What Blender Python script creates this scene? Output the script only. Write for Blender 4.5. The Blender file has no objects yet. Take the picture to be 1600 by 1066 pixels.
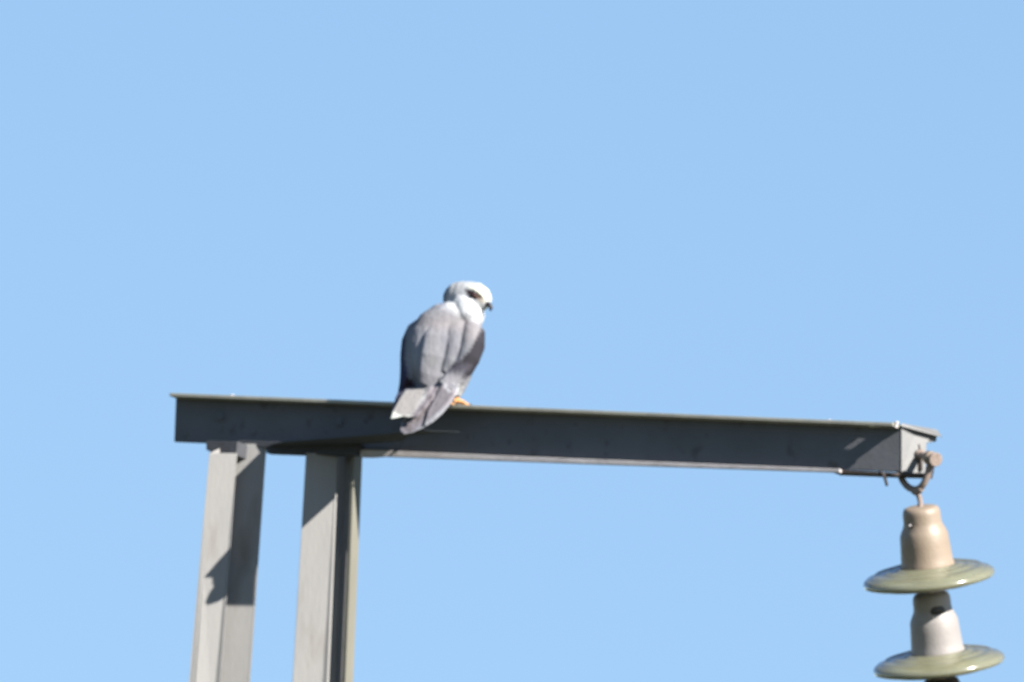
import bpy, bmesh, math, random
import numpy as np
from mathutils import Vector, Matrix

random.seed(4)
rad = math.radians
S = bpy.context.scene
C = S.collection

# ------------------------------------------------------------------ camera
THETA, PITCH, ROLL = rad(30), rad(10), rad(3.6)
DIST, FPX = 60.0, 48000.0                 # metres, focal length in pixels of a 1600 px wide frame
TGT = Vector((0, 0, 12.05))
FW = Vector((-math.sin(THETA) * math.cos(PITCH), math.cos(THETA) * math.cos(PITCH), math.sin(PITCH)))
R0 = Vector((math.cos(THETA), math.sin(THETA), 0))
U0 = R0.cross(FW)
RT = (R0 * math.cos(ROLL) + U0 * math.sin(ROLL)).normalized()
UP = (U0 * math.cos(ROLL) - R0 * math.sin(ROLL)).normalized()
CAMP = TGT - FW * DIST
cd = bpy.data.cameras.new('camera')
cam = bpy.data.objects.new('camera', cd)
C.objects.link(cam)
cam.matrix_world = Matrix.Translation(CAMP) @ Matrix((RT, UP, -FW)).transposed().to_4x4()
cd.sensor_width = 36
cd.lens = 36 * FPX / 1600
cd.clip_start = 0.5
cd.clip_end = 6000
cd.dof.use_dof = True                     # the photograph is slightly soft all over
cd.dof.focus_distance = 52.0
cd.dof.aperture_fstop = 23
S.camera = cam

# ------------------------------------------------------------------ sun direction (towards the sun)
RSUN, SUNSLOPE = 0.28, 0.85
def imgslope(sx):
    s = Vector((sx, -RSUN, 1.0))
    return s.dot(UP) / s.dot(RT)
lo, hi = 0.8, 4.0
for _ in range(60):
    mid = (lo + hi) / 2
    if imgslope(mid) > SUNSLOPE: lo = mid
    else: hi = mid
SUN = Vector((lo, -RSUN, 1.0)).normalized()
elev = math.asin(SUN.z)
azim = math.atan2(SUN.x, SUN.y)           # clockwise from +Y

# ------------------------------------------------------------------ world, sun, exposure
w = bpy.data.worlds.new('World'); S.world = w
w.use_nodes = True
nt = w.node_tree
bg = nt.nodes['Background']
sky = nt.nodes.new('ShaderNodeTexSky')
sky.sky_type = 'NISHITA'
sky.sun_disc = False
sky.sun_elevation = elev
sky.sun_rotation = azim
sky.air_density = 1.0
sky.dust_density = 0.1
sky.ozone_density = 3.4
sky.altitude = 600
nt.links.new(sky.outputs[0], bg.inputs['Color'])
bg.inputs['Strength'].default_value = 0.05
sl = bpy.data.lights.new('sun', 'SUN')
sl.energy = 5.0
sl.angle = rad(0.5)
sl.color = (1.0, 0.95, 0.87)
so = bpy.data.objects.new('sun', sl); C.objects.link(so)
so.rotation_euler = SUN.to_track_quat('Z', 'Y').to_euler()
so.location = (10, -8, 20)
S.view_settings.view_transform = 'Standard'
S.view_settings.look = 'None'
S.view_settings.gamma = 1
S.view_settings.exposure = 1.58

# ------------------------------------------------------------------ helpers
def P(u, v, y=0.0):
    """point seen at photograph pixel (u, v) on the vertical plane y millimetres in front of the beam web"""
    d = FW * FPX + RT * (u - 800) + UP * (533 - v)
    t = (-y / 1000.0 - CAMP.y) / d.y
    return CAMP + d * t

def px(p):
    q = Vector(p) - CAMP
    z = q.dot(FW)
    return 800 + FPX * q.dot(RT) / z, 533 - FPX * q.dot(UP) / z

def tag(o, label=None, cat=None, group=None, kind=None):
    if label: o['label'] = label
    if cat: o['category'] = cat
    if group: o['group'] = group
    if kind: o['kind'] = kind
    return o

def empty(name, loc):
    o = bpy.data.objects.new(name, None)
    o.empty_display_size = 0.1
    o.location = loc
    C.objects.link(o)
    return o

def link(name, bm, mat, parent=None, smooth=False, bevel=0.0, sub=0):
    bmesh.ops.recalc_face_normals(bm, faces=bm.faces)
    me = bpy.data.meshes.new(name)
    bm.to_mesh(me); bm.free()
    o = bpy.data.objects.new(name, me)
    C.objects.link(o)
    if mat: me.materials.append(mat)
    if smooth:
        for p in me.polygons: p.use_smooth = True
    if bevel:
        m = o.modifiers.new('bevel', 'BEVEL'); m.width = bevel; m.segments = 2; m.limit_method = 'ANGLE'
        m.angle_limit = rad(40)
    if sub:
        m = o.modifiers.new('sub', 'SUBSURF'); m.levels = sub; m.render_levels = sub
    if parent:
        bpy.context.view_layer.update()
        o.parent = parent
        o.matrix_parent_inverse = parent.matrix_world.inverted()
    return o

def skin2(bm, a, b, close=True):
    """join two equal loops of points into a closed solid"""
    va = [bm.verts.new(p) for p in a]; vb = [bm.verts.new(p) for p in b]
    n = len(va)
    bm.faces.new(va); bm.faces.new(vb[::-1])
    for i in range(n):
        j = (i + 1) % n
        bm.faces.new((va[j], va[i], vb[i], vb[j]))

def prism(bm, pts, vec):
    skin2(bm, pts, [Vector(p) + Vector(vec) for p in pts])

def box(bm, c, sx, sy, sz, rot=None):
    m = rot if rot else Matrix.Identity(3)
    c = Vector(c)
    q = [(-1, -1), (1, -1), (1, 1), (-1, 1)]
    skin2(bm, [c + m @ Vector((x * sx / 2, y * sy / 2, -sz / 2)) for x, y in q],
          [c + m @ Vector((x * sx / 2, y * sy / 2, sz / 2)) for x, y in q])

def tube(bm, pts, radii, n=14, caps=True):
    pts = [Vector(p) for p in pts]
    if not isinstance(radii, (list, tuple)): radii = [radii] * len(pts)
    t0 = (pts[1] - pts[0]).normalized()
    ref = Vector((0, 0, 1)) if abs(t0.z) < 0.9 else Vector((1, 0, 0))
    nrm = (ref - t0 * ref.dot(t0)).normalized()
    rings = []
    for i, p in enumerate(pts):
        t = (pts[min(i + 1, len(pts) - 1)] - pts[max(i - 1, 0)]).normalized()
        nrm = (nrm - t * nrm.dot(t)).normalized()
        bn = t.cross(nrm)
        rings.append([bm.verts.new(p + (nrm * math.cos(a) + bn * math.sin(a)) * radii[i])
                      for a in [2 * math.pi * k / n for k in range(n)]])
    for a, b in zip(rings, rings[1:]):
        for k in range(n):
            bm.faces.new((a[k], a[(k + 1) % n], b[(k + 1) % n], b[k]))
    if caps:
        bm.faces.new(rings[0][::-1]); bm.faces.new(rings[-1])

def lathe(bm, prof, n=72):
    """closed solid of revolution about local Z from (r, z) pairs; starts and ends on the axis"""
    prev = None
    for r, z in prof:
        if r < 1e-6: cur = [bm.verts.new((0, 0, z))]
        else: cur = [bm.verts.new((r * math.cos(2 * math.pi * k / n), r * math.sin(2 * math.pi * k / n), z)) for k in range(n)]
        if prev:
            for k in range(n):
                j = (k + 1) % n
                if len(prev) == 1 and len(cur) > 1: bm.faces.new((prev[0], cur[k], cur[j]))
                elif len(cur) == 1 and len(prev) > 1: bm.faces.new((prev[j], prev[k], cur[0]))
                elif len(cur) > 1: bm.faces.new((prev[k], cur[k], cur[j], prev[j]))
        prev = cur

def loft(bm, st, n=28):
    """rings of (centre, radius across, radius towards the viewer)"""
    T = -FW
    cs = [Vector(s[0]) for s in st]
    rings = []
    for i, s in enumerate(st):
        t = (cs[min(i + 1, len(cs) - 1)] - cs[max(i - 1, 0)]).normalized()
        side = t.cross(T).normalized()
        dep = side.cross(t).normalized()
        rings.append([bm.verts.new(cs[i] + side * math.cos(a) * s[1] + dep * math.sin(a) * s[2])
                      for a in [2 * math.pi * k / n for k in range(n)]])
    for a, b in zip(rings, rings[1:]):
        for k in range(n):
            bm.faces.new((a[k], a[(k + 1) % n], b[(k + 1) % n], b[k]))
    bm.faces.new(rings[0][::-1]); bm.faces.new(rings[-1])

def mat(name, col, col2=None, rough=0.6, metal=0.0, scale=20, mix=0.5, bump=0.0, bscale=200, stretch=(1, 1, 1),
        spots=None, coat=0.0, trans=0.0, ior=1.5, attr=None, spec=0.5, drough=0.0):
    m = bpy.data.materials.new(name); m.use_nodes = True
    n = m.node_tree.nodes; l = m.node_tree.links
    b = n['Principled BSDF']
    b.inputs['Roughness'].default_value = rough
    b.inputs['Metallic'].default_value = metal
    b.inputs['Diffuse Roughness'].default_value = drough
    b.inputs['IOR'].default_value = ior
    b.inputs['Specular IOR Level'].default_value = spec
    b.inputs['Coat Weight'].default_value = coat
    b.inputs['Coat Roughness'].default_value = 0.12
    b.inputs['Transmission Weight'].default_value = trans
    tc = n.new('ShaderNodeTexCoord'); mp = n.new('ShaderNodeMapping'); mp.inputs['Scale'].default_value = stretch
    l.new(tc.outputs['Object'], mp.inputs['Vector'])
    no = n.new('ShaderNodeTexNoise'); no.inputs['Scale'].default_value = scale; no.inputs['Detail'].default_value = 6
    no.inputs['Roughness'].default_value = 0.62
    l.new(mp.outputs[0], no.inputs['Vector'])
    ra = n.new('ShaderNodeValToRGB')
    ra.color_ramp.elements[0].position = 0.5 - mix / 2; ra.color_ramp.elements[1].position = 0.5 + mix / 2
    c2 = col2 if col2 else tuple(c * 0.8 for c in col)
    ra.color_ramp.elements[0].color = (*c2, 1); ra.color_ramp.elements[1].color = (*col, 1)
    l.new(no.outputs['Fac'], ra.inputs['Fac'])
    out = ra.outputs['Color']
    if attr:
        at = n.new('ShaderNodeAttribute'); at.attribute_name = attr
        mx = n.new('ShaderNodeMix'); mx.data_type = 'RGBA'; mx.blend_type = 'MULTIPLY'; mx.inputs['Factor'].default_value = 1
        l.new(at.outputs['Color'], mx.inputs['A']); l.new(out, mx.inputs['B'])
        out = mx.outputs['Result']
    if spots:
        sc, lo_, hi_, colr = spots
        n2 = n.new('ShaderNodeTexNoise'); n2.inputs['Scale'].default_value = sc; n2.inputs['Detail'].default_value = 5
        l.new(mp.outputs[0], n2.inputs['Vector'])
        r2 = n.new('ShaderNodeValToRGB'); r2.color_ramp.elements[0].position = lo_; r2.color_ramp.elements[1].position = hi_
        l.new(n2.outputs['Fac'], r2.inputs['Fac'])
        mx = n.new('ShaderNodeMix'); mx.data_type = 'RGBA'
        l.new(r2.outputs['Color'], mx.inputs['Factor']); l.new(out, mx.inputs['A']); mx.inputs['B'].default_value = (*colr, 1)
        out = mx.outputs['Result']
    l.new(out, b.inputs['Base Color'])
    if bump:
        n3 = n.new('ShaderNodeTexNoise'); n3.inputs['Scale'].default_value = bscale; n3.inputs['Detail'].default_value = 4
        l.new(mp.outputs[0], n3.inputs['Vector'])
        bu = n.new('ShaderNodeBump'); bu.inputs['Strength'].default_value = bump; bu.inputs['Distance'].default_value = 0.002
        l.new(n3.outputs['Fac'], bu.inputs['Height']); l.new(bu.outputs[0], b.inputs['Normal'])
    return m

# ------------------------------------------------------------------ materials
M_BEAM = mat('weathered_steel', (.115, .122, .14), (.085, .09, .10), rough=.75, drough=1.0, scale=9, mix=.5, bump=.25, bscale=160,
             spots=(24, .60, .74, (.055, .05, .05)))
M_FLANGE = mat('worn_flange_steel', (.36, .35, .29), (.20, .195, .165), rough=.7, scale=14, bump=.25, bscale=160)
M_POST = mat('galvanised_steel', (.235, .228, .222), (.175, .173, .172), rough=.65, scale=11, mix=.6, bump=.25, bscale=150,
             stretch=(1, 1, .3), spots=(13, .60, .76, (.14, .125, .11)))
M_OLIVE = mat('olive_stained_steel', (.15, .143, .115), (.10, .096, .075), rough=.7, scale=14, bump=.2, bscale=150, stretch=(1, 1, .2))
M_END = mat('bracket_steel', (.125, .125, .127), (.108, .108, .11), rough=.6, scale=30, bump=.3, bscale=200)
M_PLATE = mat('shadow_plate_steel', (.068, .078, .094), (.052, .060, .074), rough=.9, scale=40, spec=.2)
M_PACK = mat('shaded_packing_steel', (.05, .055, .065), (.035, .035, .042), rough=.85, scale=50, bump=.4, bscale=250)  # near-black base colour stands in for shade on the packing
M_RUST = mat('rusty_steel', (.055, .04, .035), (.03, .025, .023), rough=.85, scale=60, bump=.5, bscale=300)
M_BAR = mat('pale_bar_steel', (.50, .47, .48), (.30, .27, .27), rough=.6, scale=40, bump=.4, bscale=200, stretch=(1, 1, 3))
M_HOOK = mat('rusty_galvanised_fitting', (.25, .20, .175), (.14, .10, .08), rough=.6, scale=90, bump=.4, bscale=400)
M_CAPA = mat('beige_painted_cap', (.225, .178, .135), (.19, .148, .11), rough=.5, scale=25, bump=.25, bscale=160)
M_CAPB = mat('white_cap', (.235, .218, .212), (.20, .187, .182), rough=.5, scale=25, bump=.25, bscale=160)
M_GLASS = mat('green_glass', (.39, .385, .27), (.30, .30, .20), rough=.18, scale=12, coat=.7, trans=.6)
M_BODY = mat('plumage', (.545, .57, .585), (.48, .50, .515), rough=.9, scale=90, mix=.35, bump=.5, bscale=150,
             stretch=(1.6, 1.6, .6), attr='plumage', spec=.15)
M_BEAK = mat('horn_beak', (.025, .022, .03), rough=.35)
M_EYE = mat('red_eye', (.025, .004, .006), rough=.3)
M_FOOT = mat('yellow_skin', (.42, .21, .07), (.30, .14, .05), rough=.6, scale=200)
M_CLAW = mat('claw', (.03, .025, .025), rough=.4)
M_GROUND = mat('dry_grass_soil', (.045, .047, .022), (.028, .034, .014), rough=.95, scale=.6, bump=.3, bscale=5)

def feathers(m):
    n = m.node_tree.nodes; l = m.node_tree.links
    old = [x for x in n if x.type == 'BUMP'][0]
    tc = [x for x in n if x.type == 'TEX_COORD'][0]
    mp = n.new('ShaderNodeMapping'); mp.inputs['Scale'].default_value = (95, 95, 48)
    mp.inputs['Rotation'].default_value = (0, rad(20), 0)
    vo = n.new('ShaderNodeTexVoronoi'); vo.inputs['Scale'].default_value = 1; vo.inputs['Randomness'].default_value = .75
    l.new(tc.outputs['Object'], mp.inputs['Vector']); l.new(mp.outputs[0], vo.inputs['Vector'])
    b2 = n.new('ShaderNodeBump'); b2.invert = True; b2.inputs['Strength'].default_value = .22; b2.inputs['Distance'].default_value = .004
    l.new(vo.outputs['Distance'], b2.inputs['Height']); l.new(old.outputs[0], b2.inputs['Normal'])
    l.new(b2.outputs[0], n['Principled BSDF'].inputs['Normal'])
feathers(M_BODY)

# ------------------------------------------------------------------ setting
bm = bmesh.new()
q = 3000
g = 24
vs = [[bm.verts.new((-q + 2 * q * i / g, -q + 2 * q * j / g, 0)) for j in range(g + 1)] for i in range(g + 1)]
for i in range(g):
    for j in range(g):
        bm.faces.new((vs[i][j], vs[i + 1][j], vs[i + 1][j + 1], vs[i][j + 1]))
tag(link('ground', bm, M_GROUND), 'dry grassy ground far below the pole', kind='structure')

# ------------------------------------------------------------------ power pole
pole = empty('power_pole', (P(440, 700).x, 0, 0))
tag(pole, 'weathered grey steel pole top with two posts and one long crossarm', 'power pole')

vt = lambda u: 619.0 + (u - 262) * 0.0412          # underside of the flange at its front edge
OVH = 29.0
TH = Vector((0, 0, .0068))
# crossarm: vertical web, drawn as one angle section with a slotted top flange
bm = bmesh.new()
web = [P(275, vt(275) - 3), P(272, 690), P(1408, 737), P(1408, vt(1408) - 3)]
prism(bm, web, (0, .009, 0))
ARMWEB = bm
bm = bmesh.new()
# flange grid with a slot
fu = [262, 1322, 1346, 1406]
A = P(262, vt(262), OVH); B = P(1398, vt(1398), OVH)
xl = P(275, 640).x; xr = P(1408, 640).x
def flz(x): return A.z + (B.z - A.z) * (x - A.x) / (B.x - A.x)
def back(p, zf, it=12):
    """follow the sun's ray from p up to the surface z = zf(x)"""
    p = Vector(p)
    t = 0
    for _ in range(it):
        qx = p + SUN * t
        t = (zf(qx.x) - p.z) / SUN.z
    return p + SUN * t
s1 = back(P(1352, 686), flz); s2 = back(P(1313, 706), flz)
ya, yb = sorted((s1.y, s2.y))
xa, xb = sorted((s1.x, s2.x))
xs = [xl, xa - .001, xb + .009, xr]
ys = [0.012, yb, ya, -OVH / 1000]
def vv(i, j, top): return Vector((xs[i], ys[j], flz(xs[i]) + (TH.z if top else 0)))
for i in range(3):
    for j in range(3):
        if (i, j) == (1, 1): continue
        for top in (0, 1):
            bm.faces.new([bm.verts.new(vv(a, b, top)) for a, b in ((i, j), (i + 1, j), (i + 1, j + 1), (i, j + 1))])
        for di, dj, e in ((-1, 0, ((i, j), (i, j + 1))), (1, 0, ((i + 1, j), (i + 1, j + 1))),
                          (0, -1, ((i, j), (i + 1, j))), (0, 1, ((i, j + 1), (i + 1, j + 1)))):
            a, b = i + di, j + dj
            if not (0 <= a < 3 and 0 <= b < 3) or (a, b) == (1, 1):
                bm.faces.new([bm.verts.new(vv(*e[0], 0)), bm.verts.new(vv(*e[1], 0)), bm.verts.new(vv(*e[1], 1)), bm.verts.new(vv(*e[0], 1))])
bmesh.ops.remove_doubles(bm, verts=bm.verts, dist=1e-5)
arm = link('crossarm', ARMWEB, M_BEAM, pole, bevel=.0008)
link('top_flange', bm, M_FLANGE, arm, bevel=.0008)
def ftop(u, y):
    """point on the flange's upper face above image column u, y mm in front of the web"""
    p = P(u, vt(u), y)
    return Vector((p.x, -y / 1000, flz(p.x) + TH.z))

# pale flat bar welded under the web
bm = bmesh.new()
top = [P(563, 702.5, 12), P(900, 716.5, 12), P(1312, 732.5, 12)]
bot = [P(563, 714, 12), P(578, 714.5, 12), P(600, 713, 12), P(900, 724, 12), P(1312, 738, 12)]
skin2(bm, [top[0], top[1], top[2]] + bot[::-1], [p + Vector((0, .010, 0)) for p in [top[0], top[1], top[2]] + bot[::-1]])
link('flat_bar', bm, M_BAR, pole, bevel=.0008)
# dark strap under the outer end
bm = bmesh.new()
prism(bm, [P(1302, 733.5, 4), P(1302, 739, 4), P(1400, 743, 4), P(1446, 744, 4), P(1446, 739.5, 4), P(1400, 738.5, 4)], (0, .03, 0))
tag(link('end_strap', bm, M_RUST, pole, bevel=.0006), 'dark strap under the end of the crossarm')

# end bracket, bent back from the web's end
bm = bmesh.new()
fr = [P(1408.5, 664, 1), P(1408.5, 738, 1), P(1446, 740.5, -45), P(1448, 692, -48), P(1463, 690, -62), P(1465, 672, -64), P(1432, 666.5, -30)]
prism(bm, fr, Vector((-.008, .004, 0)))
prism(bm, [P(1408.5, 661.5, 6), P(1407, 666, 8), P(1471, 683, -58), P(1463, 671, -66)], Vector((-.004, .012, 0.001)))
link('end_bracket', bm, M_END, pole, bevel=.0008)

# packing block and added shadow-casting plate between crossarm and posts
yB = lambda u: 13 + (416 - u) * .45
yFL = lambda u: 80 - (u - 330) * .35
yFR = lambda u: 30 - (u - 478) * .62
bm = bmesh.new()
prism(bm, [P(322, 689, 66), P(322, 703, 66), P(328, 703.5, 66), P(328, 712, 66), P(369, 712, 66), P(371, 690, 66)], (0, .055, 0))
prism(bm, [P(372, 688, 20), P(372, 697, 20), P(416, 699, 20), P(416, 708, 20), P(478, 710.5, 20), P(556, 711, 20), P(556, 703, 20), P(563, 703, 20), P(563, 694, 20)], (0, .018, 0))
link('packing_block', bm, M_PACK, pole, bevel=.0008)  # shade on the block comes from its dark colour

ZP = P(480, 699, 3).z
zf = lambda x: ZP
pts = []  # added plate: outline traced sunwards from the wanted post shadows
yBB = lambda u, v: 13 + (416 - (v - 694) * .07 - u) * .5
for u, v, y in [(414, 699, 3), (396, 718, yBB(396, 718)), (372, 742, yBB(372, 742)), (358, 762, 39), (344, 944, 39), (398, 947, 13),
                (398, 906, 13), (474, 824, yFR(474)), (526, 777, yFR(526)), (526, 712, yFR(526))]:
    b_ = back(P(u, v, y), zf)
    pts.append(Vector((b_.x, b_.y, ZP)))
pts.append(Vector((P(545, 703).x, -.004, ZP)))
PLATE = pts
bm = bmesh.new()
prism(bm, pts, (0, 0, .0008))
tag(link('shadow_plate', bm, M_PLATE, pole), 'added thin dark plate shaped to cast the shadows on the posts')

# posts: folded steel sections that widen towards the ground
def post(sec, mat_, name='post'):
    """sec: list of ((u, v) top, (u, v) low, y front, y inward offset) outline of the folded sheet's outer face"""
    bm = bmesh.new()
    rows = []
    for (a, b, y) in sec:
        p0, p1 = P(*a, y), P(*b, y)
        d = (p1 - p0) / (p1.z - p0.z)
        rows.append((p0, p0 + d * (0 - p0.z)))
    n = len(rows)
    t = .006
    # thickness from section normals at the top
    def off(k, idx):
        p = rows[idx][k]
        e = Vector((0, 0, 0))
        for i, j in ((idx - 1, idx), (idx, idx + 1)):
            if 0 <= i and j < n:
                dv = (rows[j][0] - rows[i][0]); dv.z = 0
                if dv.length > 1e-6: dv.normalize(); e += Vector((-dv.y, dv.x, 0))
        return p + e * t
    outer = [r[0] for r in rows] + [off(0, i) for i in range(n)][::-1]
    low = [r[1] for r in rows] + [off(1, i) for i in range(n)][::-1]
    for p in low: p.z = -.3
    skin2(bm, outer, low)
    return link(name, bm, mat_, pole, bevel=.0008)
# left post: channel open to the right (rear flange, web, front flange)
yb0, yb1 = 39, 13
post([((416, 694), (390, 1066), yb1), ((358, 694), (331, 1066), yb0), ((330, 709), (298, 1066), 92), ((370, 709), (344, 1066), 62)][::-1], M_POST)
# right post: lipped section, wide flange then recess then lip
post([((478, 708), (457, 1066), 30), ((527, 708), (512, 1066), 0), ((540, 705), (524, 1066), -34), ((556, 705), (540, 1066), -36)], M_POST)
post([((555, 703), (539, 1066), -24), ((560, 703), (544, 1066), -24), ((550, 703), (536, 1066), 0)], M_OLIVE, 'edge_angle')

# bolts on the flange and the loose pin under it
def bolt(u, y, r=.0045, h=.0025):
    p = ftop(u, y)
    bm = bmesh.new()
    tube(bm, [p - Vector((0, 0, .009)), p + Vector((0, 0, 0))], r * .5, n=12)
    tube(bm, [p, p + Vector((0, 0, h))], r, n=6)
    link('bolt', bm, M_BAR, arm)
def web_bolt(u, v, r=.0075):
    p = P(u, v, 0)
    bm = bmesh.new()
    tube(bm, [p, p - Vector((0, .002, 0))], r * 1.5, n=20)
    tube(bm, [p - Vector((0, .0015, 0)), p - Vector((0, .007, 0))], r, n=6)
    link('bolt', bm, M_BEAM, arm)
web_bolt(531, 660); web_bolt(345, 652)
bolt(362, 20); bolt(1296, 20, .0035, .002); bolt(1400, 20, .006, .003)
bm = bmesh.new()
tube(bm, [P(1374, 738, 8), P(1380, 741, 8), P(1383, 748, 8), P(1386, 759, 8)], [.003, .0032, .0032, .0028], n=10)
tube(bm, [P(1389, 741, 8), P(1397, 743.5, 8), P(1404, 741, 8)], [.003, .0035, .003], n=10)
link('split_pin', bm, M_RUST, pole, smooth=True)

# ------------------------------------------------------------------ insulator string
K0 = 1.25e-3
Y0 = -10.0
c0 = P(1449.5, 886, Y0); c1 = P(1465.5, 1021, Y0)
tilt = math.asin(.15)
axis_img = (UP * 135 - RT * 16).normalized()
AX = (axis_img * math.cos(tilt) - FW * math.sin(tilt)).normalized()   # up along the string, leaning to the viewer
pitch = (c0 - c1).dot(axis_img) / math.cos(tilt)
string = empty('insulator_string', P(1450, 720, Y0))
tag(string, 'short hanging string of olive glass discs and pale metal caps at the crossarm end', 'insulator string')
XA = RT - AX * RT.dot(AX); XA.normalize(); YA = AX.cross(XA)
ROT = Matrix((XA, YA, AX)).transposed()
def place(o, c):
    o.matrix_world = Matrix.Translation(c) @ ROT.to_4x4()
    bpy.context.view_layer.update()
    mw = o.matrix_world.copy()
    o.parent = string
    o.matrix_parent_inverse = string.matrix_world.inverted()
    o.matrix_world = mw
k = 1.0
cap_prof = [(0, .119), (.027, .119), (.0330, .1165), (.0358, .111), (.0368, .104), (.0368, .090), (.0385, .082), (.0430, .073), (.0468, .064),
            (.0480, .045), (.0495, .025), (.0505, .010), (.053, .003), (.052, -.002), (.03, -.004), (0, -.004)]
disc_prof = [(0, .004), (.050, .004), (.056, .002), (.061, .005), (.067, .0005), (.075, -.002), (.080, .0012), (.086, -.004), (.098, -.007),
             (.104, -.0045), (.110, -.010), (.120, -.012), (.1265, -.017), (.1285, -.022), (.127, -.027), (.122, -.029), (.116, -.026), (.108, -.024),
             (.100, -.034), (.096, -.034), (.092, -.022), (.080, -.020), (.076, -.032), (.071, -.032), (.067, -.018), (.052, -.016),
             (.048, -.030), (.043, -.030), (.040, -.014), (.02, -.012), (0, -.012)]
for i, (mc, lab) in enumerate([(M_CAPA, 'beige metal cap, topmost of the string'), (M_CAPB, 'whitish metal cap under the first disc'),
                               (M_RUST, 'dark cap cut by the lower edge of the picture')]):
    c = c0 - AX * pitch * i
    bm = bmesh.new(); lathe(bm, cap_prof)
    cap = link('cap', bm, mc, None, smooth=True); tag(cap, lab)
    # dark solid set on the cap for the shade inside the socket mouth
    place(cap, c)
    bm = bmesh.new()
    if i == 0:
        a = math.radians(-129)
        cc = Vector((math.cos(a), math.sin(a), 0))
        tube(bm, [cc * .0350 + Vector((0, 0, 0.089)), cc * .0388 + Vector((0, 0, 0.089))], .0058, n=16)
        hole = link('socket_hole_shade', bm, M_CLAW, None, smooth=False)
        place(hole, c)
        bm = bmesh.new()
        tube(bm, [cc * .037 + Vector((0, 0, 0.089)), cc * .0418 + Vector((0, 0, 0.089))], [.0032, .0026], n=12)
        pin_ = link('cotter_pin', bm, M_BAR, None, smooth=True)
        place(pin_, c)
    else:
        a = math.radians(-74)
        bmesh.ops.create_uvsphere(bm, u_segments=20, v_segments=12, radius=1.0, matrix=Matrix.Translation((math.cos(a) * .0352, math.sin(a) * .0352, .087)) @
                                  Matrix.Rotation(a, 4, 'Z') @ Matrix.Diagonal((.0048, .0150, .0105, 1)))
        hole = link('socket_hole_shade', bm, M_CLAW, None)
        place(hole, c)
    bm = bmesh.new(); lathe(bm, disc_prof, 128)
    d = link('glass_disc', bm, M_GLASS, None, smooth=True)
    place(d, c)
    bm = bmesh.new()
    lathe(bm, [(0, -.012), (.011, -.012), (.011, -.05), (.009, -.055), (.0085, pitch * -1 + .119), (0, pitch * -1 + .119)], 24)
    pn = link('pin', bm, M_HOOK, None, smooth=True)
    place(pn, c)

# shackle, ball link and bolt
def arc(pts, n=8):
    out = []
    pts = [Vector(p) for p in pts]
    ext = [pts[0] * 2 - pts[1]] + pts + [pts[-1] * 2 - pts[-2]]
    for i in range(1, len(ext) - 2):
        p0, p1, p2, p3 = ext[i - 1:i + 3]
        for s in range(n):
            t = s / n
            out.append(.5 * ((2 * p1) + (p2 - p0) * t + (2 * p0 - 5 * p1 + 4 * p2 - p3) * t * t + (3 * p1 - p0 - 3 * p2 + p3) * t ** 3))
    out.append(pts[-1])
    return out
bm = bmesh.new()
U = arc([P(1404, 725, -28), P(1407.5, 742, -24), P(1411, 752, -20), P(1420, 762, -14), P(1431, 765, -8), P(1441, 759, -3), P(1448, 746, 1), P(1452, 731, 3), P(1454, 718, 4)])
tube(bm, U, .0066, n=16)
# eye round the bolt
shackle = link('shackle', bm, M_HOOK, string, smooth=True)
b0, b1 = P(1432, 709, -40), P(1478, 722, 32)
dv = (b1 - b0).normalized()
bm = bmesh.new()
e0 = P(1454, 716, 4)
tube(bm, [e0 - dv * .009, e0 - dv * .008, e0 + dv * .008, e0 + dv * .009], [.010, .0135, .0135, .010], n=24)
tag(link('shackle_eye', bm, M_CAPA, None, smooth=True))
eye = bpy.data.objects['shackle_eye']; eye.parent = shackle; eye.matrix_parent_inverse = shackle.matrix_world.inverted()
bm = bmesh.new()
tube(bm, [b0, e0], [.0065, .0072], n=16)
tube(bm, [e0 + dv * .006, e0 + dv * .018], .0055, n=16)
h0 = e0 + dv * .015
tube(bm, [h0, h0 + dv * .001, h0 + dv * .009, h0 + dv * .010], [.0125, .0138, .0138, .0125], n=24)
bo = link('bolt', bm, M_HOOK, shackle, smooth=False, bevel=.0006)
bm = bmesh.new()
prism(bm, [P(1433, 694, -30), P(1436, 694, -30), P(1439, 712, -30), P(1440, 735, -30), P(1433, 735, -30), P(1432, 710, -30)], (0, .006, 0))
link('washer', bm, M_RUST, shackle, bevel=.0006)
bm = bmesh.new()
tube(bm, [P(1436, 710, -33), P(1436, 710, -33) + dv * .009], .011, n=6)
link('nut', bm, M_HOOK, shackle, bevel=.0006)
bm = bmesh.new()
tube(bm, [P(1459, 729, 14), P(1458, 737, 12), P(1456, 744, 11)], .0016, n=8)
link('split_pin', bm, M_RUST, shackle, smooth=True)
bm = bmesh.new()
tp = c0 + AX * .116
tube(bm, arc([P(1432, 766, -8), P(1435, 774, Y0), P(1437.5, 782, Y0), tp]), .0052, n=14)
tube(bm, arc([P(1424, 763, -12), P(1432, 770, -8), P(1440, 763, -4)], 4), .0062, n=14)
link('ball_link', bm, M_HOOK, string, smooth=True)

# ------------------------------------------------------------------ bird
mm = 1e-3
bm = bmesh.new()
def st(u, v, y, a, b): return (P(u, v, y), a * K0, b * mm)
# torso
loft(bm, [st(729, 480, 8, 24, 26), st(724, 490, 10, 30, 31), st(712, 502, 14, 41, 37), st(703, 515, 18, 52, 41), st(697, 532, 22, 58, 45),
          st(693, 550, 26, 58, 47), st(690, 568, 30, 54, 47), st(688, 585, 35, 47, 44), st(687, 600, 40, 38, 38), st(686, 613, 46, 28, 28), st(682, 622, 52, 16, 18)])
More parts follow.
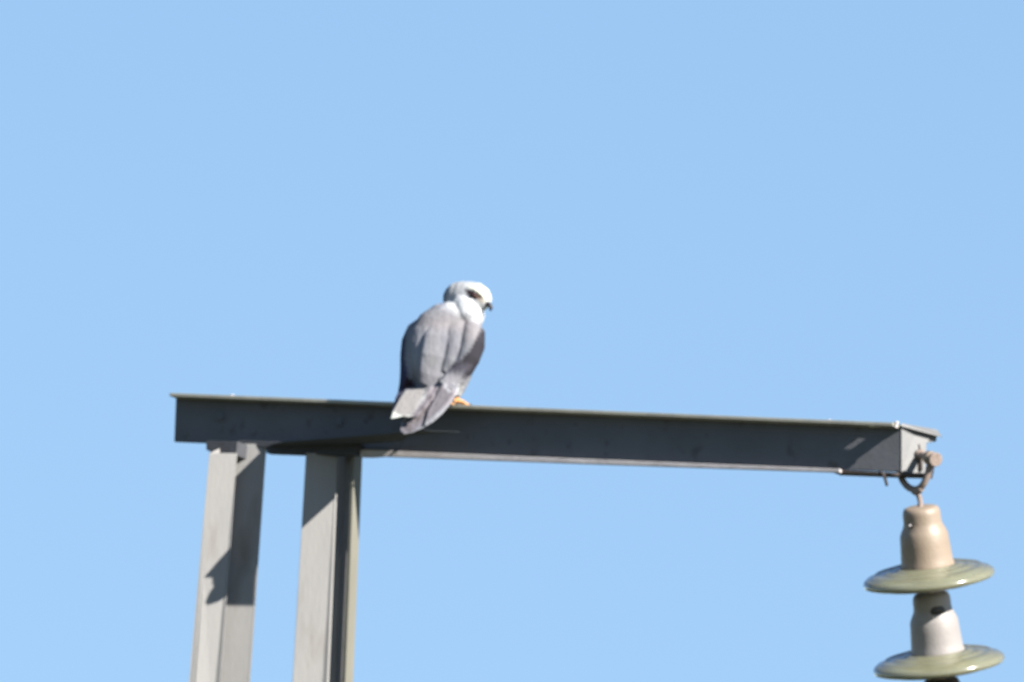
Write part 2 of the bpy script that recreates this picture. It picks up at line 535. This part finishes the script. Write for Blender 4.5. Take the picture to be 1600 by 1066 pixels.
# head
loft(bm, [st(696, 472, 3, 7, 9), st(699, 471, 3, 15, 17), st(704, 470, 3, 22, 23), st(712, 469, 3, 27.5, 27), st(724, 468.5, 4, 29, 29), st(736, 468, 5, 28, 28),
          st(746, 468, 6, 26, 26), st(754, 470, 7, 21, 21), st(760, 472, 8, 14, 14), st(764, 474, 8, 7, 8)])
loft(bm, [st(722, 472, 9, 24, 27), st(731, 482, 12, 26.5, 30), st(733, 494, 12, 24.5, 28), st(730, 506, 11, 23, 25)])
# brow ridge
loft(bm, [st(726, 451, 22, 3, 5), st(734, 451, 25, 4, 6), st(744, 455, 25, 4, 6), st(753, 462, 21, 3.5, 5), st(758, 468, 16, 3, 5)], 16)
# right wing, folded: shoulder down to the primaries
loft(bm, [st(735, 505, 20, 10, 14), st(738, 520, 26, 20, 24), st(737, 540, 34, 21, 28), st(731, 560, 44, 19, 26), st(721, 577, 54, 17, 20), st(709, 592, 64, 15, 13), st(695, 606, 76, 14, 8)])
# left wing, folded
loft(bm, [st(666, 499, 22, 9, 16), st(654, 517, 26, 18.5, 25), st(647, 536, 32, 20, 30), st(643, 558, 40, 18, 30), st(640, 580, 50, 15, 27), st(636, 600, 60, 12, 22), st(630, 616, 70, 9, 15)])
# back, between the wings
loft(bm, [st(700, 500, 40, 22, 12), st(694, 530, 58, 32, 14), st(688, 560, 68, 32, 14), st(680, 590, 72, 28, 12), st(672, 606, 74, 20, 9)])
loft(bm, [st(712, 504, 34, 18, 12), st(714, 522, 46, 18, 14), st(712, 545, 56, 16, 14), st(706, 566, 64, 14, 12), st(698, 584, 68, 12, 8)])
# scapular feathers
for (u, v, y, a) in [(668, 560, 70, -8), (690, 572, 74, -3), (712, 560, 66, 8), (655, 540, 56, -10), (722, 535, 56, 10), (676, 585, 75, -6), (664, 592, 72, -10)]:
    loft(bm, [st(u - a * .3, v - 22, y - 6, 5, 3), st(u, v, y - 4, 11, 6), st(u + a * -.6, v + 18, y - 2, 9, 5), st(u - a * 1.0, v + 27, y + 1, 4, 2.5)], 14)
# belly feathers over the legs
loft(bm, [st(722, 585, 26, 16, 20), st(719, 600, 24, 12, 15), st(717, 612, 22, 8, 10), st(715, 620, 22, 4.5, 6)], 18)
loft(bm, [st(690, 590, 20, 16, 20), st(688, 608, 20, 10, 14), st(687, 622, 20, 5, 7)], 18)
def slab(poly, y0, y1, v0, v1, th=4.5, bow=0.0):
    """flat feather fan: y runs from y0 at row v0 to y1 at row v1"""
    f = []
    for u, v in poly:
        y = y0 + (y1 - y0) * (v - v0) / (v1 - v0) + bow * math.sin(math.pi * min(1, max(0, (v - v0) / (v1 - v0))))
        f.append(P(u, v, y))
    prism(bm, f, Vector((0, th * mm, 0)))
# tail (paler, white tip) and the right wing's primaries crossing over it
slab([(641, 596), (662, 590), (682, 600), (676, 622), (662, 640), (651, 651), (640, 652.5), (628, 651), (609, 655), (613, 643), (624, 622), (634, 606)], 62, 172, 596, 655)
slab([(676, 596), (700, 594), (716, 606), (712, 616), (704, 630), (690, 647), (675, 660), (658, 670), (642, 677), (630, 679), (624, 673), (626, 660), (638, 644), (650, 626), (660, 610)], 72, 171, 596, 677)
slab([(690, 600), (708, 606), (709, 616), (696, 634), (679, 652), (662, 664), (668, 640), (680, 620)], 77, 164, 596, 665, 4)
slab([(668, 606), (676, 602), (668, 622), (652, 645), (637, 664), (634, 662), (647, 640), (660, 620)], 76, 166, 596, 665, 4)
# left primaries, seen edge on beside the tail
slab([(632, 596), (642, 598), (634, 612), (622, 632), (612, 650), (612, 640), (617, 622), (625, 604)], 66, 128, 596, 655, 6)
bmesh.ops.recalc_face_normals(bm, faces=bm.faces)
tmp = bpy.data.meshes.new('tmp'); bm.to_mesh(tmp); bm.free()
tob = bpy.data.objects.new('tmp', tmp); C.objects.link(tob)
r_ = tob.modifiers.new('r', 'REMESH'); r_.mode = 'VOXEL'; r_.voxel_size = .00125
s_ = tob.modifiers.new('s', 'SMOOTH'); s_.factor = .5; s_.iterations = 12
bpy.context.view_layer.update()
dg = bpy.context.evaluated_depsgraph_get()
me = bpy.data.meshes.new_from_object(tob.evaluated_get(dg))
bpy.data.objects.remove(tob); bpy.data.meshes.remove(tmp)
me.name = 'bird'
base = P(712, 628, 20)
N = len(me.vertices)
co = np.empty(N * 3); me.vertices.foreach_get('co', co); co = co.reshape(-1, 3)
nr = np.empty(N * 3); me.vertices.foreach_get('normal', nr); nr = nr.reshape(-1, 3)
rel = co - np.array(CAMP)
zz = rel @ np.array(FW)
uu = 800 + FPX * (rel @ np.array(RT)) / zz
vvv = 533 - FPX * (rel @ np.array(UP)) / zz
yy = -co[:, 1] * 1000
facing = nr @ (-np.array(FW))
def sdist(poly):
    """signed distance in px, positive inside"""
    d = np.full(N, 1e9); ins = np.zeros(N, bool)
    n = len(poly)
    for i in range(n):
        x1, y1 = poly[i]; x2, y2 = poly[(i + 1) % n]
        ex, ey = x2 - x1, y2 - y1
        t = np.clip(((uu - x1) * ex + (vvv - y1) * ey) / (ex * ex + ey * ey), 0, 1)
        d = np.minimum(d, np.hypot(uu - x1 - t * ex, vvv - y1 - t * ey))
        c = (y1 > vvv) != (y2 > vvv)
        with np.errstate(divide='ignore', invalid='ignore'):
            xi = x1 + (vvv - y1) * ex / (ey if ey else 1e-9)
        ins ^= c & (uu < xi)
    return np.where(ins, d, -d)
rs = np.random.RandomState(3)
# wobble so that markings have feathery edges
wob = (np.sin(uu * .9 + vvv * .35) + np.sin(uu * .41 - vvv * .77 + 1.3) + np.sin(vvv * 1.3 + uu * .2)) * .7
col = np.tile(np.array([.325, .32, .35]), (N, 1))
def paint(poly, c, soft=2.0, mask=None, amt=1.0):
    a = np.clip((sdist(poly) + wob) / soft * .5 + .5, 0, 1) * amt
    if mask is not None: a = a * mask
    col[:] = col * (1 - a[:, None]) + np.array(c) * a[:, None]
FRONT = np.clip(facing * 3 + .6, 0, 1)
# underside and breast are white
back_ = np.clip((-facing - .15) * 4, 0, 1)
col = col * (1 - back_[:, None]) + np.array([.78, .77, .78]) * back_[:, None]
paint([(690, 490), (745, 490), (760, 520), (745, 540), (700, 520), (660, 520), (655, 500)], (.34, .31, .32), 12)
paint([(650, 520), (668, 515), (668, 580), (650, 590), (636, 560)], (.46, .455, .50), 12)  # left back painted lighter to offset its shading
paint([(690, 520), (720, 520), (722, 570), (705, 560), (690, 580)], (.275, .265, .295), 8)  # shading patch painted darker down the middle of the back
paint([(668, 535), (680, 520), (690, 560), (676, 600), (655, 600)], (.33, .315, .33), 8)
paint([(640, 575), (700, 580), (735, 585), (730, 612), (700, 604), (660, 604), (638, 600)], (.37, .35, .375), 8)
# black shoulder patch
paint([(753, 505), (762, 515), (762, 560), (745, 585), (722, 592), (726, 578), (712, 580), (703, 573), (720, 563), (732, 549), (741, 534), (750, 518)], (.045, .04, .05), 3, FRONT)
paint([(700, 580), (716, 566), (735, 572), (724, 588)], (.13, .12, .15), 5, FRONT, .8)
# outer edge of the left wing: dark primaries with bluish shade painted in
paint([(618, 500), (634, 515), (632, 560), (638, 590), (632, 612), (618, 645), (600, 640)], (.07, .07, .13), 3)
paint([(634, 590), (642, 594), (652, 604), (649, 608), (636, 607), (628, 606)], (.05, .025, .03), 2.5, (yy > 20).astype(float))
# head
head = (vvv < 530).astype(float)
paint([(686, 430), (775, 430), (775, 505), (762, 514), (750, 502), (736, 496), (716, 490), (704, 483), (690, 474)], (.84, .83, .85), 7, head)
paint([(688, 480), (690, 440), (720, 430), (752, 436), (756, 447), (740, 449), (724, 453), (712, 462), (700, 474)], (.58, .57, .585), 9, head)
paint([(685, 482), (687, 462), (696, 452), (697, 466), (694, 478)], (.26, .26, .33), 3, head)
paint([(730, 447), (745, 450), (757, 460), (760, 473), (750, 470), (742, 457)], (.85, .82, .68), 3, head)
paint([(725, 453), (736, 453), (747, 457), (754, 464), (751, 469), (741, 468), (732, 463)], (.03, .016, .02), 2.0, head)
paint([(744, 462), (752, 466), (758, 473), (752, 473)], (.45, .28, .20), 3, head, .7)
# tail: pale beige with a white tip; primaries greyer with faint spots
tail = (yy > 55).astype(float)
paint([(650, 606), (672, 608), (662, 640), (650, 652), (605, 660), (612, 640), (630, 612)], (.47, .43, .41), 3, tail)
paint([(604, 660), (614, 641), (619, 646), (632, 651), (648, 648), (648, 654), (620, 657)], (.88, .88, .80), 2.5, tail)
paint([(658, 622), (664, 614), (669, 610), (664, 625), (652, 642), (648, 644)], (.68, .66, .66), 2.5, tail, .8)
paint([(670, 606), (690, 600), (716, 612), (708, 626), (650, 670), (630, 680), (624, 672), (645, 646), (664, 624)], (.29, .255, .275), 3, tail)
for (a, b) in [(672, 622), (660, 640), (652, 653), (636, 664), (640, 672)]:
    paint([(a - 4, b), (a, b - 5), (a + 5, b - 1), (a + 1, b + 5)], (.14, .115, .12), 4, tail, .85)
paint([(690, 598), (694, 600), (704, 612), (701, 614)], (.75, .73, .75), 2.5, None, .9)
paint([(716, 600), (724, 604), (721, 618), (713, 618)], (.75, .73, .75), 3)
ca = me.color_attributes.new('plumage', 'FLOAT_COLOR', 'POINT')
ca.data.foreach_set('color', np.concatenate([np.clip(col, 0, 1), np.ones((N, 1))], 1).astype('f4').ravel())
me.transform(Matrix.Translation(-base))
me.materials.clear(); me.materials.append(M_BODY)
for p in me.polygons: p.use_smooth = True
bird = bpy.data.objects.new('bird', me); C.objects.link(bird)
bird.location = base
tag(bird, 'small grey and white bird of prey perched on the crossarm, looking right over its shoulder', 'bird')
bpy.context.view_layer.update()
# eye
bm = bmesh.new()
ec = P(740, 461, 30)
bmesh.ops.create_uvsphere(bm, u_segments=20, v_segments=14, radius=.0046, matrix=Matrix.Translation(ec))
link('eye', bm, M_EYE, bird, smooth=True)
# hooked beak
bm = bmesh.new()
tube(bm, arc([P(753, 473, 12), P(759, 474, 12), P(764.5, 477, 12), P(766.8, 481, 12), P(766, 486.5, 12)], 5),
     [.0050] * 5 + [.0052] * 5 + [.0047] * 5 + [.004, .0036, .0031, .0025, .0018] + [.0008], n=14)
link('beak', bm, M_BEAK, bird, smooth=True)
# feet gripping the flange
def foot(u, y):
    g0 = ftop(u, y)
    bm = bmesh.new()
    c = g0 + Vector((0, 0, .0085))
    tube(bm, [c + Vector((-.002, .004, .012)), c, c - Vector((0, 0, .003))], [.0050, .0062, .005], n=12)
    cls = []
    for ang, L in ((115, .026), (85, .030), (55, .026), (-80, .021)):
        a = rad(ang); d = Vector((math.cos(a), math.sin(a), 0))
        if ang < 0: L = min(L, .017)
        pp = [c, c + d * L * .4 + Vector((0, 0, .0005)), c + d * L * .75 - Vector((0, 0, .0035)), c + d * L - Vector((0, 0, .005))]
        tube(bm, arc(pp, 3), [.0045 - .0015 * i / 9 for i in range(10)], n=10)
        e = pp[-1]
        cl = bmesh.new(); cls.append(cl)
        tube(cl, arc([e, e + d * .004 + Vector((0, 0, .0015)), e + d * .008 - Vector((0, 0, .002))], 3), [.0025, .0024, .0022, .0019, .0015, .001, .0006], n=8)
    f = link('foot', bm, M_FOOT, bird, smooth=True)
    for cl in cls: link('claw', cl, M_CLAW, f, smooth=True)
foot(713, 22); foot(690, 18)
